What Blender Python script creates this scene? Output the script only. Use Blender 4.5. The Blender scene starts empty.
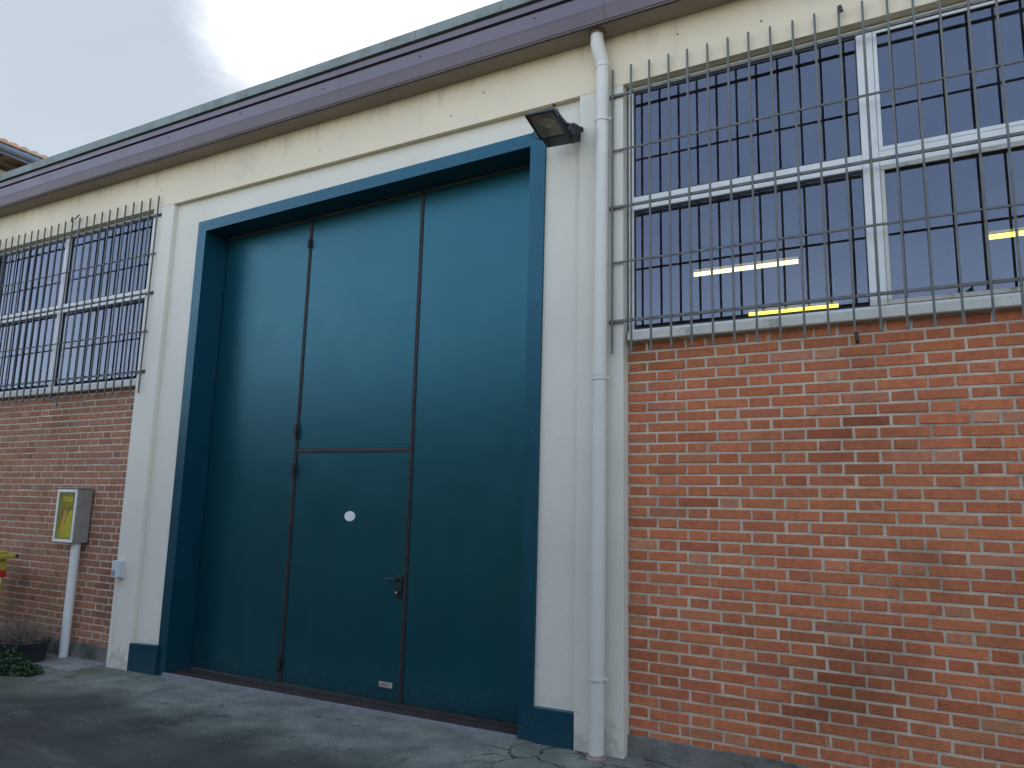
import bpy, bmesh, math, random
from mathutils import Vector, Matrix
random.seed(7)
R = math.radians
scn = bpy.context.scene
COL = scn.collection

# ------------------------------------------------------------------ camera
cam_d = bpy.data.cameras.new('camera')
cam = bpy.data.objects.new('camera', cam_d); COL.objects.link(cam)
scn.camera = cam
cam_d.sensor_width = 36.0
cam_d.lens = 750.62 * 36.0 / 1024.0
cam_d.clip_start = 0.05; cam_d.clip_end = 3000
cam.matrix_world = (Matrix.Translation((0, -4.6, 1.52)) @ Matrix.Rotation(0.51165, 4, 'Z')
                    @ Matrix.Rotation(math.pi/2 + 0.163108, 4, 'X') @ Matrix.Rotation(0.024206, 4, 'Z'))
scn.render.resolution_x = 1024; scn.render.resolution_y = 768

# ------------------------------------------------------------------ sky and sun
SUN_AZ, SUN_EL = R(-36), R(34)          # azimuth from +Y towards +X; the sun stands behind the building
sun_dir = Vector((math.sin(SUN_AZ)*math.cos(SUN_EL), math.cos(SUN_AZ)*math.cos(SUN_EL), math.sin(SUN_EL)))
VEIL_A, VEIL_B, CLOUD = (1.95, 2.22, 2.6), (2.3, 2.55, 2.85), (6.5, 6.7, 6.9)
BACK, HORIZON = (6.0, 7.2, 9.6), (12.2, 13.2, 14.8)
w = bpy.data.worlds.new('World'); scn.world = w; w.use_nodes = True
nt = w.node_tree; nt.nodes.clear()
def N(t, tree, **k):
    n = tree.nodes.new(t)
    for a, b in k.items(): setattr(n, a, b)
    return n
out = N('ShaderNodeOutputWorld', nt)
bg = N('ShaderNodeBackground', nt); bg.inputs[1].default_value = 0.12
sky = N('ShaderNodeTexSky', nt, sky_type='NISHITA', sun_disc=False, sun_elevation=SUN_EL, sun_rotation=SUN_AZ,
        air_density=1.0, dust_density=1.0, ozone_density=1.0)
tc = N('ShaderNodeTexCoord', nt)
no1 = N('ShaderNodeTexNoise', nt); no1.inputs['Scale'].default_value = 2.2; no1.inputs['Detail'].default_value = 9
no1.inputs['Roughness'].default_value = .55; no1.inputs['Distortion'].default_value = .25
mp = N('ShaderNodeMapping', nt); mp.inputs['Location'].default_value = (3.1, 1.7, 0.4); mp.inputs['Scale'].default_value = (1, 1, 2.2)
nt.links.new(tc.outputs['Generated'], mp.inputs['Vector']); nt.links.new(mp.outputs[0], no1.inputs['Vector'])
cl_az, cl_el = R(-42), R(35)            # bright cloud next to the sun
cdir = (math.sin(cl_az)*math.cos(cl_el), math.cos(cl_az)*math.cos(cl_el), math.sin(cl_el))
dot = N('ShaderNodeVectorMath', nt, operation='DOT_PRODUCT'); dot.inputs[1].default_value = cdir
nt.links.new(tc.outputs['Generated'], dot.inputs[0])
near = N('ShaderNodeMapRange', nt); near.inputs[1].default_value = .966; near.inputs[2].default_value = 1.0
near.inputs[3].default_value = 0.0; near.inputs[4].default_value = .42
nt.links.new(dot.outputs['Value'], near.inputs[0])
addn = N('ShaderNodeMath', nt, operation='ADD'); nt.links.new(no1.outputs['Fac'], addn.inputs[0]); nt.links.new(near.outputs[0], addn.inputs[1])
mask = N('ShaderNodeMapRange', nt, interpolation_type='SMOOTHSTEP'); mask.inputs[1].default_value = .60; mask.inputs[2].default_value = .88
nt.links.new(addn.outputs[0], mask.inputs[0])
# thin grey cloud veils the sky on the sun's side, the other side is clear blue with haze
sw = N('ShaderNodeVectorMath', nt, operation='DOT_PRODUCT'); sw.inputs[1].default_value = (math.sin(SUN_AZ), math.cos(SUN_AZ), 0)
nt.links.new(tc.outputs['Generated'], sw.inputs[0])
veil = N('ShaderNodeMapRange', nt, interpolation_type='SMOOTHSTEP'); veil.inputs[1].default_value = .32; veil.inputs[2].default_value = .66
veil.inputs[3].default_value = 0; veil.inputs[4].default_value = .93
nt.links.new(sw.outputs['Value'], veil.inputs[0])
bk = N('ShaderNodeMixRGB', nt); bk.inputs[0].default_value = .6; 
sepw = N('ShaderNodeSeparateXYZ', nt); nt.links.new(tc.outputs['Generated'], sepw.inputs[0])
hz_ = N('ShaderNodeMapRange', nt, interpolation_type='SMOOTHSTEP'); hz_.inputs[1].default_value = .10; hz_.inputs[2].default_value = .40
hz_.inputs[3].default_value = 1; hz_.inputs[4].default_value = 0; nt.links.new(sepw.outputs['Z'], hz_.inputs[0])
bkc = N('ShaderNodeMixRGB', nt); bkc.inputs[1].default_value = (*BACK, 1); bkc.inputs[2].default_value = (*HORIZON, 1)
nt.links.new(hz_.outputs[0], bkc.inputs[0]); nt.links.new(bkc.outputs[0], bk.inputs[2])
nt.links.new(sky.outputs[0], bk.inputs[1])
vcol = N('ShaderNodeMixRGB', nt); vcol.inputs[1].default_value = (*VEIL_A, 1); vcol.inputs[2].default_value = (*VEIL_B, 1)
no2 = N('ShaderNodeTexNoise', nt); no2.inputs['Scale'].default_value = 1.6; no2.inputs['Detail'].default_value = 6
nt.links.new(mp.outputs[0], no2.inputs['Vector'])
v2 = N('ShaderNodeMapRange', nt, interpolation_type='SMOOTHSTEP'); v2.inputs[1].default_value = .35; v2.inputs[2].default_value = .65
nt.links.new(no2.outputs['Fac'], v2.inputs[0]); nt.links.new(v2.outputs[0], vcol.inputs[0])
haze = N('ShaderNodeMixRGB', nt); nt.links.new(veil.outputs[0], haze.inputs[0]); nt.links.new(bk.outputs[0], haze.inputs[1]); nt.links.new(vcol.outputs[0], haze.inputs[2])
cmix = N('ShaderNodeMixRGB', nt); nt.links.new(mask.outputs[0], cmix.inputs[0]); nt.links.new(haze.outputs[0], cmix.inputs[1])
cmix.inputs[2].default_value = (*CLOUD, 1)
nt.links.new(cmix.outputs[0], bg.inputs[0]); nt.links.new(bg.outputs[0], out.inputs[0])

sd = bpy.data.lights.new('sun', 'SUN'); sd.energy = 5.0; sd.angle = R(.5); sd.color = (1, .93, .82)
sun = bpy.data.objects.new('sun', sd); COL.objects.link(sun)
sun.rotation_euler = (-sun_dir).to_track_quat('-Z', 'Y').to_euler(); sun.location = sun_dir*60

vs = scn.view_settings
vs.view_transform = 'Standard'; vs.look = 'None'; vs.gamma = 1; vs.use_curve_mapping = False
vs.exposure = 0.98
scn.render.engine = 'CYCLES'
scn.cycles.max_bounces = 8; scn.cycles.transparent_max_bounces = 12

# ------------------------------------------------------------------ materials
def mat(name, col, rough=.6, metal=0., var=.12, vscale=6., bump=.0, bscale=60., spec=.5, dirt=None, dscale=1.3, dlo=.55, dhi=.75, coat=0, rvar=0., streak=None, tint=None, ior=1.5, splash=None, drip=None):
    """base colour with large-scale variation, optional dirt patches and fine bump"""
    m = bpy.data.materials.new(name); m.use_nodes = True
    t = m.node_tree; b = t.nodes['Principled BSDF']; L = t.links.new
    b.inputs['Roughness'].default_value = rough; b.inputs['Metallic'].default_value = metal
    b.inputs['Specular IOR Level'].default_value = spec; b.inputs['Coat Weight'].default_value = coat; b.inputs['Coat Roughness'].default_value = .27; b.inputs['Coat IOR'].default_value = 1.75
    b.inputs['IOR'].default_value = ior
    if tint: b.inputs['Specular Tint'].default_value = (*tint, 1)
    c = N('ShaderNodeTexCoord', t)
    n = N('ShaderNodeTexNoise', t); n.inputs['Scale'].default_value = vscale; n.inputs['Detail'].default_value = 6
    L(c.outputs['Object'], n.inputs['Vector'])
    mr = N('ShaderNodeMapRange', t); mr.inputs[1].default_value = .3; mr.inputs[2].default_value = .7
    mr.inputs[3].default_value = 1-var; mr.inputs[4].default_value = 1+var
    L(n.outputs['Fac'], mr.inputs[0])
    mul = N('ShaderNodeVectorMath', t, operation='SCALE'); mul.inputs[0].default_value = col[:3]
    L(mr.outputs[0], mul.inputs['Scale'])
    last = mul.outputs[0]
    def layer(last, dcol, scale, lo, hi, stretch=(1, 1, 1), mx=1.0):
        mpp = N('ShaderNodeMapping', t); mpp.inputs['Scale'].default_value = stretch
        mpp.inputs['Location'].default_value = (random.random()*9, random.random()*9, random.random()*9)
        L(c.outputs['Object'], mpp.inputs[0])
        dn = N('ShaderNodeTexNoise', t); dn.inputs['Scale'].default_value = scale; dn.inputs['Detail'].default_value = 9
        dn.inputs['Roughness'].default_value = .65
        L(mpp.outputs[0], dn.inputs['Vector'])
        r = N('ShaderNodeMapRange', t, interpolation_type='SMOOTHSTEP'); r.inputs[1].default_value = lo; r.inputs[2].default_value = hi; r.inputs[4].default_value = mx
        L(dn.outputs['Fac'], r.inputs[0])
        mi = N('ShaderNodeMixRGB', t); L(r.outputs[0], mi.inputs[0]); L(last, mi.inputs[1]); mi.inputs[2].default_value = (*dcol[:3], 1)
        return mi.outputs[0]
    if dirt: last = layer(last, dirt, dscale, dlo, dhi)
    if streak: last = layer(last, streak[0], streak[1], streak[2], streak[3], (1, 1, .06), streak[4])
    def band(last, dcol, za, zb, scale, lo, hi, mx, stretch=(1, 1, 1)):
        """grime that sits near one height: rain splash at the foot, drips under the eaves"""
        sp = N('ShaderNodeSeparateXYZ', t); L(c.outputs['Object'], sp.inputs[0])
        zr = N('ShaderNodeMapRange', t); zr.inputs[1].default_value = za; zr.inputs[2].default_value = zb; zr.inputs[3].default_value = 0; zr.inputs[4].default_value = .35
        L(sp.outputs['Z'], zr.inputs[0])
        mpp = N('ShaderNodeMapping', t); mpp.inputs['Scale'].default_value = stretch; L(c.outputs['Object'], mpp.inputs[0])
        dn = N('ShaderNodeTexNoise', t); dn.inputs['Scale'].default_value = scale; dn.inputs['Detail'].default_value = 10; dn.inputs['Roughness'].default_value = .72
        L(mpp.outputs[0], dn.inputs['Vector'])
        ad = N('ShaderNodeMath', t, operation='ADD'); L(zr.outputs[0], ad.inputs[0]); L(dn.outputs['Fac'], ad.inputs[1])
        r = N('ShaderNodeMapRange', t, interpolation_type='SMOOTHSTEP'); r.inputs[1].default_value = lo; r.inputs[2].default_value = hi; r.inputs[4].default_value = mx
        L(ad.outputs[0], r.inputs[0])
        mi = N('ShaderNodeMixRGB', t); L(r.outputs[0], mi.inputs[0]); L(last, mi.inputs[1]); mi.inputs[2].default_value = (*dcol, 1)
        return mi.outputs[0]
    if splash: last = band(last, splash[0], splash[1], -.05, splash[2], .72, .88, splash[3])
    if drip: last = band(last, drip, 4.45, 4.95, 7, .72, .95, .5, (1, 1, .10))
    L(last, b.inputs['Base Color'])
    if rvar:
        rn = N('ShaderNodeTexNoise', t); rn.inputs['Scale'].default_value = 3.5; rn.inputs['Detail'].default_value = 5
        L(c.outputs['Object'], rn.inputs['Vector'])
        rr = N('ShaderNodeMapRange', t); rr.inputs[1].default_value = .3; rr.inputs[2].default_value = .7
        rr.inputs[3].default_value = rough-rvar; rr.inputs[4].default_value = rough+rvar
        L(rn.outputs['Fac'], rr.inputs[0]); L(rr.outputs[0], b.inputs['Roughness'])
    if bump:
        bn = N('ShaderNodeTexNoise', t); bn.inputs['Scale'].default_value = bscale; bn.inputs['Detail'].default_value = 5
        L(c.outputs['Object'], bn.inputs['Vector'])
        bu = N('ShaderNodeBump', t); bu.inputs['Strength'].default_value = bump; bu.inputs['Distance'].default_value = .01
        L(bn.outputs['Fac'], bu.inputs['Height']); L(bu.outputs[0], b.inputs['Normal'])
    return m

M = {}
M['cream'] = mat('cream_paint', (.72, .625, .46), .8, var=.05, vscale=1.2, bump=.25, bscale=70, streak=((.45, .42, .34), 5, .58, .82, .5), dirt=(.58, .53, .41), dlo=.55, dhi=.8, drip=(.40, .36, .27))
M['cream_cool_lit'] = mat('cream_paint_cool_light', (.67, .635, .54), .8, var=.05, vscale=1.2, bump=.25, bscale=70, streak=((.45, .43, .37), 5, .58, .82, .5), dirt=(.55, .53, .46), dlo=.55, dhi=.8, splash=((.30, .29, .25), .6, 9, .5))  # same wall as cream; the lower wall's cooler light is put into the colour
M['blue'] = mat('blue_sheet_paint', (.003, .036, .056), .38, tint=(.3, .75, 1), ior=1.75, var=.1, vscale=4, rvar=.06, bump=.03, bscale=12, streak=((.03, .075, .10), 8, .6, .9, .5), splash=((.04, .06, .065), .5, 50, .5))
M['teal'] = mat('teal_door_paint', (.001, .031, .040), .36, var=.10, vscale=2.2, rvar=.03, tint=(.25, .78, 1), ior=1.95, bump=.004, bscale=5, streak=((.008, .06, .078), 7, .55, .85, .5), splash=((.035, .06, .062), .7, 55, .5))
M['gasket'] = mat('dark_brown_steel', (.035, .028, .032), .55, var=.3, vscale=20)
M['rust'] = mat('rusty_channel', (.026, .016, .014), .85, var=.5, vscale=18, bump=.4)
M['sillmetal'] = mat('threshold_edge', (.21, .21, .215), .6, var=.2, vscale=10, dirt=(.15, .14, .13))
M['pipe'] = mat('pale_pipe_paint', (.64, .615, .55), .45, var=.05, vscale=3, streak=((.42, .40, .35), 9, .62, .85, .4))
M['grille'] = mat('grey_green_bar_paint', (.115, .12, .11), .5, var=.22, vscale=14, dirt=(.11, .085, .06), dscale=9, dlo=.62, dhi=.75)
M['grilledark'] = mat('dark_bar_paint', (.075, .085, .085), .5, var=.22, vscale=14)
M['white'] = mat('white_window_paint', (.72, .72, .69), .45, var=.06, vscale=5, dirt=(.42, .40, .33), dscale=5, dlo=.62, dhi=.8)
M['white2'] = mat('sill_paint', (.60, .585, .52), .7, var=.1, vscale=6, dirt=(.28, .25, .19), dscale=7, dlo=.56, dhi=.72, bump=.2)
M['darkframe'] = mat('dark_gasket', (.03, .03, .035), .5)
M['purple'] = mat('plum_sheet_metal', (.125, .102, .128), .40, var=.08, vscale=1.2, rvar=.08, streak=((.16, .14, .155), 3, .6, .9, .5), bump=.02, bscale=4)
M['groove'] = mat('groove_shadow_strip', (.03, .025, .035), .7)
M['soffit'] = mat('soffit_paint', (.30, .24, .20), .75, var=.08, vscale=2)
M['flash'] = mat('weathered_flashing', (.17, .20, .19), .7, var=.15, vscale=5, dirt=(.12, .14, .125), dscale=9, dlo=.5, dhi=.7, streak=((.42, .44, .42), 14, .6, .8, .6), bump=.2)
M['roof'] = mat('grey_roof_felt', (.16, .16, .16), .9)
M['concrete'] = mat('plinth_concrete', (.17, .165, .145), .9, var=.25, vscale=5, dirt=(.06, .065, .05), dscale=3, dlo=.45, dhi=.65, bump=.8, bscale=45)
M['mortar'] = mat('mortar', (.56, .47, .36), .95, var=.2, vscale=7, dirt=(.36, .31, .24), dscale=2.5, dlo=.5, dhi=.7, bump=.6, bscale=150)
M['black'] = mat('black_enamel', (.02, .02, .025), .42, var=.25, vscale=16)
M['blackplastic'] = mat('black_plastic', (.03, .032, .036), .55, var=.2, vscale=9)
M['greybox'] = mat('grey_stainless_box', (.29, .28, .26), .5, metal=.3, var=.12, vscale=9)
M['lightplastic'] = mat('light_grey_plastic', (.55, .58, .60), .5, var=.05)
M['yellow'] = mat('yellow_plastic', (.43, .33, .05), .5, var=.08, vscale=7, dirt=(.35, .25, .03), dlo=.6, dhi=.8)
M['red'] = mat('red_sticker', (.5, .02, .015), .5)
M['whitelabel'] = mat('white_sticker', (.75, .75, .73), .5)
M['brass'] = mat('pale_metal_plate', (.5, .45, .38), .45, metal=.3)
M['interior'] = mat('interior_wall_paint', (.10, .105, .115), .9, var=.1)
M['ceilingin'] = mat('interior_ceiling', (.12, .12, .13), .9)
M['paper'] = mat('yellow_notice', (.44, .37, .015), .6, var=.2, vscale=12)
M['olive'] = mat('olive_print', (.20, .17, .02), .6, var=.2, vscale=20)
M['orange'] = mat('orange_print', (.50, .28, .03), .6)
M['leaf'] = mat('leaf_green', (.018, .05, .014), .55, var=.45, vscale=30)
M['twig'] = mat('dry_twig', (.20, .155, .115), .85, var=.35, vscale=40)
M['soil'] = mat('soil', (.05, .035, .025), .95, bump=.8)
M['tile'] = mat('clay_tile', (.42, .22, .13), .85, var=.3, vscale=3, dirt=(.35, .31, .24), dscale=2.5, dlo=.45, dhi=.6)
M['tileend'] = mat('tile_mortar', (.55, .48, .40), .9)
M['gutterblue'] = mat('slate_gutter', (.10, .125, .16), .5)
M['wood'] = mat('brown_timber', (.12, .085, .06), .8, var=.3, vscale=5)
M['farwall'] = mat('ochre_render', (.40, .30, .20), .9)
M['bark'] = mat('bark', (.06, .045, .03), .9)
M['blockerleaf'] = mat('blocker_leaf', (.045, .075, .025), .6, var=.5, vscale=1.5)

# glass pane: mirror layer by angle over clear glass
def glass_mat(name, ior, tint, refl=(.92, .96, 1)):
    m = bpy.data.materials.new(name); m.use_nodes = True; t = m.node_tree; t.nodes.clear(); L = t.links.new
    o = N('ShaderNodeOutputMaterial', t); mx = N('ShaderNodeMixShader', t)
    f = N('ShaderNodeFresnel', t); f.inputs[0].default_value = ior
    tr = N('ShaderNodeBsdfTransparent', t); tr.inputs[0].default_value = (*tint, 1)
    g = N('ShaderNodeBsdfGlossy', t); g.inputs['Roughness'].default_value = .012; g.inputs[0].default_value = (*refl, 1)
    c = N('ShaderNodeTexCoord', t); n = N('ShaderNodeTexNoise', t); n.inputs['Scale'].default_value = 1.1; n.inputs['Detail'].default_value = 1
    L(c.outputs['Object'], n.inputs['Vector'])
    b = N('ShaderNodeBump', t); b.inputs['Strength'].default_value = .06; b.inputs['Distance'].default_value = .02
    L(n.outputs['Fac'], b.inputs['Height']); L(b.outputs[0], g.inputs['Normal'])
    # thin film of dust
    d = N('ShaderNodeBsdfDiffuse', t); d.inputs[0].default_value = (.5, .5, .48, 1)
    dn = N('ShaderNodeTexNoise', t); dn.inputs['Scale'].default_value = 5; dn.inputs['Detail'].default_value = 8
    L(c.outputs['Object'], dn.inputs['Vector'])
    dr = N('ShaderNodeMapRange', t); dr.inputs[1].default_value = .35; dr.inputs[2].default_value = .8; dr.inputs[3].default_value = .008; dr.inputs[4].default_value = .06
    L(dn.outputs['Fac'], dr.inputs[0])
    mx2 = N('ShaderNodeMixShader', t); L(dr.outputs[0], mx2.inputs[0]); L(tr.outputs[0], mx2.inputs[1]); L(d.outputs[0], mx2.inputs[2])
    L(f.outputs[0], mx.inputs[0]); L(mx2.outputs[0], mx.inputs[1]); L(g.outputs[0], mx.inputs[2]); L(mx.outputs[0], o.inputs[0])
    return m
M['glass'] = glass_mat('window_glass', 2.08, (.5, .55, .57), (.68, .78, 1))
def clear_mat():
    m = bpy.data.materials.new('glass_inner_face'); m.use_nodes = True; t = m.node_tree; t.nodes.clear()
    o = N('ShaderNodeOutputMaterial', t); tr = N('ShaderNodeBsdfTransparent', t); t.links.new(tr.outputs[0], o.inputs[0]); return m
M['clear'] = clear_mat()
M['lampglass'] = mat('lamp_glass', (.20, .185, .13), .22, var=.35, vscale=14)
M['reflector'] = mat('aged_reflector', (.34, .32, .20), .4, metal=.5, var=.3, vscale=20)

def emis(name, col, s):
    m = bpy.data.materials.new(name); m.use_nodes = True; t = m.node_tree; b = t.nodes['Principled BSDF']
    b.inputs['Base Color'].default_value = (*col, 1); b.inputs['Emission Color'].default_value = (*col, 1); b.inputs['Emission Strength'].default_value = s
    return m
M['tube_w'] = emis('lit_tube_white', (1, .84, .40), 2.0)
M['tube_y'] = emis('lit_tube_yellow', (1, .76, .10), 2.0)

def brick_mat():
    m = bpy.data.materials.new('brick'); m.use_nodes = True; t = m.node_tree; b = t.nodes['Principled BSDF']; L = t.links.new
    at = N('ShaderNodeAttribute', t); at.attribute_name = 'tone'
    c = N('ShaderNodeTexCoord', t)
    n = N('ShaderNodeTexNoise', t); n.inputs['Scale'].default_value = 26; n.inputs['Detail'].default_value = 8; n.inputs['Roughness'].default_value = .7
    L(c.outputs['Object'], n.inputs['Vector'])
    mr = N('ShaderNodeMapRange', t); mr.inputs[1].default_value = .3; mr.inputs[2].default_value = .7; mr.inputs[3].default_value = .78; mr.inputs[4].default_value = 1.22
    L(n.outputs['Fac'], mr.inputs[0])
    s = N('ShaderNodeVectorMath', t, operation='SCALE'); L(at.outputs['Color'], s.inputs[0]); L(mr.outputs[0], s.inputs['Scale'])
    # wire-cut pits and mortar smears
    n2 = N('ShaderNodeTexNoise', t); n2.inputs['Scale'].default_value = 4.5; n2.inputs['Detail'].default_value = 10; n2.inputs['Roughness'].default_value = .75
    L(c.outputs['Object'], n2.inputs['Vector'])
    r2 = N('ShaderNodeMapRange', t, interpolation_type='SMOOTHSTEP'); r2.inputs[1].default_value = .60; r2.inputs[2].default_value = .78; r2.inputs[4].default_value = .28
    L(n2.outputs['Fac'], r2.inputs[0])
    mi = N('ShaderNodeMixRGB', t); L(r2.outputs[0], mi.inputs[0]); L(s.outputs[0], mi.inputs[1]); mi.inputs[2].default_value = (.36, .28, .23, 1)
    # damp and soot in broad patches, pale salt runs here and there
    n4 = N('ShaderNodeTexNoise', t); n4.inputs['Scale'].default_value = .9; n4.inputs['Detail'].default_value = 7; L(c.outputs['Object'], n4.inputs['Vector'])
    r4 = N('ShaderNodeMapRange', t, interpolation_type='SMOOTHSTEP'); r4.inputs[1].default_value = .5; r4.inputs[2].default_value = .72; r4.inputs[3].default_value = 1; r4.inputs[4].default_value = .66
    L(n4.outputs['Fac'], r4.inputs[0])
    s4 = N('ShaderNodeVectorMath', t, operation='SCALE'); L(mi.outputs[0], s4.inputs[0]); L(r4.outputs[0], s4.inputs['Scale'])
    m5 = N('ShaderNodeMapping', t); m5.inputs['Scale'].default_value = (1, 1, .16); L(c.outputs['Object'], m5.inputs[0])
    n5 = N('ShaderNodeTexNoise', t); n5.inputs['Scale'].default_value = 24; n5.inputs['Detail'].default_value = 4; L(m5.outputs[0], n5.inputs['Vector'])
    r5 = N('ShaderNodeMapRange', t, interpolation_type='SMOOTHSTEP'); r5.inputs[1].default_value = .70; r5.inputs[2].default_value = .80; r5.inputs[4].default_value = .55
    L(n5.outputs['Fac'], r5.inputs[0])
    x5 = N('ShaderNodeMixRGB', t); L(r5.outputs[0], x5.inputs[0]); L(s4.outputs[0], x5.inputs[1]); x5.inputs[2].default_value = (.50, .42, .34, 1)
    L(x5.outputs[0], b.inputs['Base Color']); b.inputs['Roughness'].default_value = .88; b.inputs['Specular IOR Level'].default_value = .25
    n3 = N('ShaderNodeTexNoise', t); n3.inputs['Scale'].default_value = 130; n3.inputs['Detail'].default_value = 6
    mp3 = N('ShaderNodeMapping', t); mp3.inputs['Scale'].default_value = (.35, 1, 1); L(c.outputs['Object'], mp3.inputs[0]); L(mp3.outputs[0], n3.inputs['Vector'])
    bu = N('ShaderNodeBump', t); bu.inputs['Strength'].default_value = .55; bu.inputs['Distance'].default_value = .006
    L(n3.outputs['Fac'], bu.inputs['Height']); L(bu.outputs[0], b.inputs['Normal'])
    return m
M['brick'] = brick_mat()

# ------------------------------------------------------------------ helpers
def box(bm, x0, x1, y0, y1, z0, z1, bevel=0., seg=1, zt=None):
    """axis box; zt=(zl,zr) gives different top heights at x0 and x1"""
    zl, zr = (z1, z1) if zt is None else zt
    v = [bm.verts.new(p) for p in ((x0,y0,z0),(x1,y0,z0),(x1,y1,z0),(x0,y1,z0),(x0,y0,zl),(x1,y0,zr),(x1,y1,zr),(x0,y1,zl))]
    fs = [bm.faces.new([v[i] for i in f]) for f in ((0,3,2,1),(4,5,6,7),(0,1,5,4),(1,2,6,5),(2,3,7,6),(3,0,4,7))]
    if bevel:
        es = list({e for f in fs for e in f.edges})
        bmesh.ops.bevel(bm, geom=es, offset=bevel, segments=seg, affect='EDGES', profile=.6)
    return v
def hexa(bm, pts):
    v = [bm.verts.new(p) for p in pts]
    return [bm.faces.new([v[i] for i in f]) for f in ((0,3,2,1),(4,5,6,7),(0,1,5,4),(1,2,6,5),(2,3,7,6),(3,0,4,7))]
def tube(bm, pts, rad, n=10, cap=True):
    """tube along points; rad number or list"""
    pts = [Vector(p) for p in pts]
    rs = rad if isinstance(rad, (list, tuple)) else [rad]*len(pts)
    rings = []; prev = None
    for i, p in enumerate(pts):
        d = (pts[min(i+1, len(pts)-1)] - pts[max(i-1, 0)]).normalized()
        a = prev - d*prev.dot(d) if prev is not None else (Vector((1,0,0)) if abs(d.x) < .9 else Vector((0,1,0)))
        a = (a - d*a.dot(d)).normalized(); prev = a; b = d.cross(a)
        rings.append([bm.verts.new(p + (a*math.cos(2*math.pi*k/n) + b*math.sin(2*math.pi*k/n))*rs[i]) for k in range(n)])
    for r0, r1 in zip(rings, rings[1:]):
        for k in range(n): bm.faces.new((r0[k], r0[(k+1)%n], r1[(k+1)%n], r1[k]))
    if cap:
        bm.faces.new(rings[0][::-1]); bm.faces.new(rings[-1])
def disc_y(bm, x, y, z, r, th=.004, n=20):
    tube(bm, [(x, y, z), (x, y+th, z)], r, n)
def B(): return bmesh.new()
def root_of(p):
    while p.parent: p = p.parent
    return p
def obj(name, bm, m, parent=None, smooth=False, loc=None):
    """links bm (in world coordinates) as one mesh; origin at the thing's base"""
    me = bpy.data.meshes.new(name)
    bmesh.ops.recalc_face_normals(bm, faces=bm.faces)
    bm.to_mesh(me); bm.free()
    off = Vector(loc) if loc else (root_of(parent).location.copy() if parent else Vector((0,0,0)))
    me.transform(Matrix.Translation(-off))
    if isinstance(m, (list, tuple)):
        for q in m: me.materials.append(q)
    else: me.materials.append(m)
    if smooth:
        for p in me.polygons: p.use_smooth = True
    o = bpy.data.objects.new(name, me); COL.objects.link(o)
    if parent: o.parent = parent
    else: o.location = off
    return o
def smooth_angle(o, a=40):
    me = o.data
    for p in me.polygons: p.use_smooth = True
    bm = bmesh.new(); bm.from_mesh(me)
    for e in bm.edges:
        if len(e.link_faces) == 2 and e.calc_face_angle(0) > R(a): e.smooth = False
    bm.to_mesh(me); bm.free(); return o
def tag(o, label=None, cat=None, group=None, kind=None):
    if label: o['label'] = label
    if cat: o['category'] = cat
    if group: o['group'] = group
    if kind: o['kind'] = kind
    return o
def thing(name, loc, label, cat, group=None):
    o = bpy.data.objects.new(name, None); COL.objects.link(o); o.location = loc; o.empty_display_size = .2
    bpy.context.view_layer.update()
    return tag(o, label, cat, group)

def gz(x, y):
    """ground height: the yard falls gently to the left"""
    xx = max(-14., min(6., x)); return .0135*(xx + 3.9)

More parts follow.
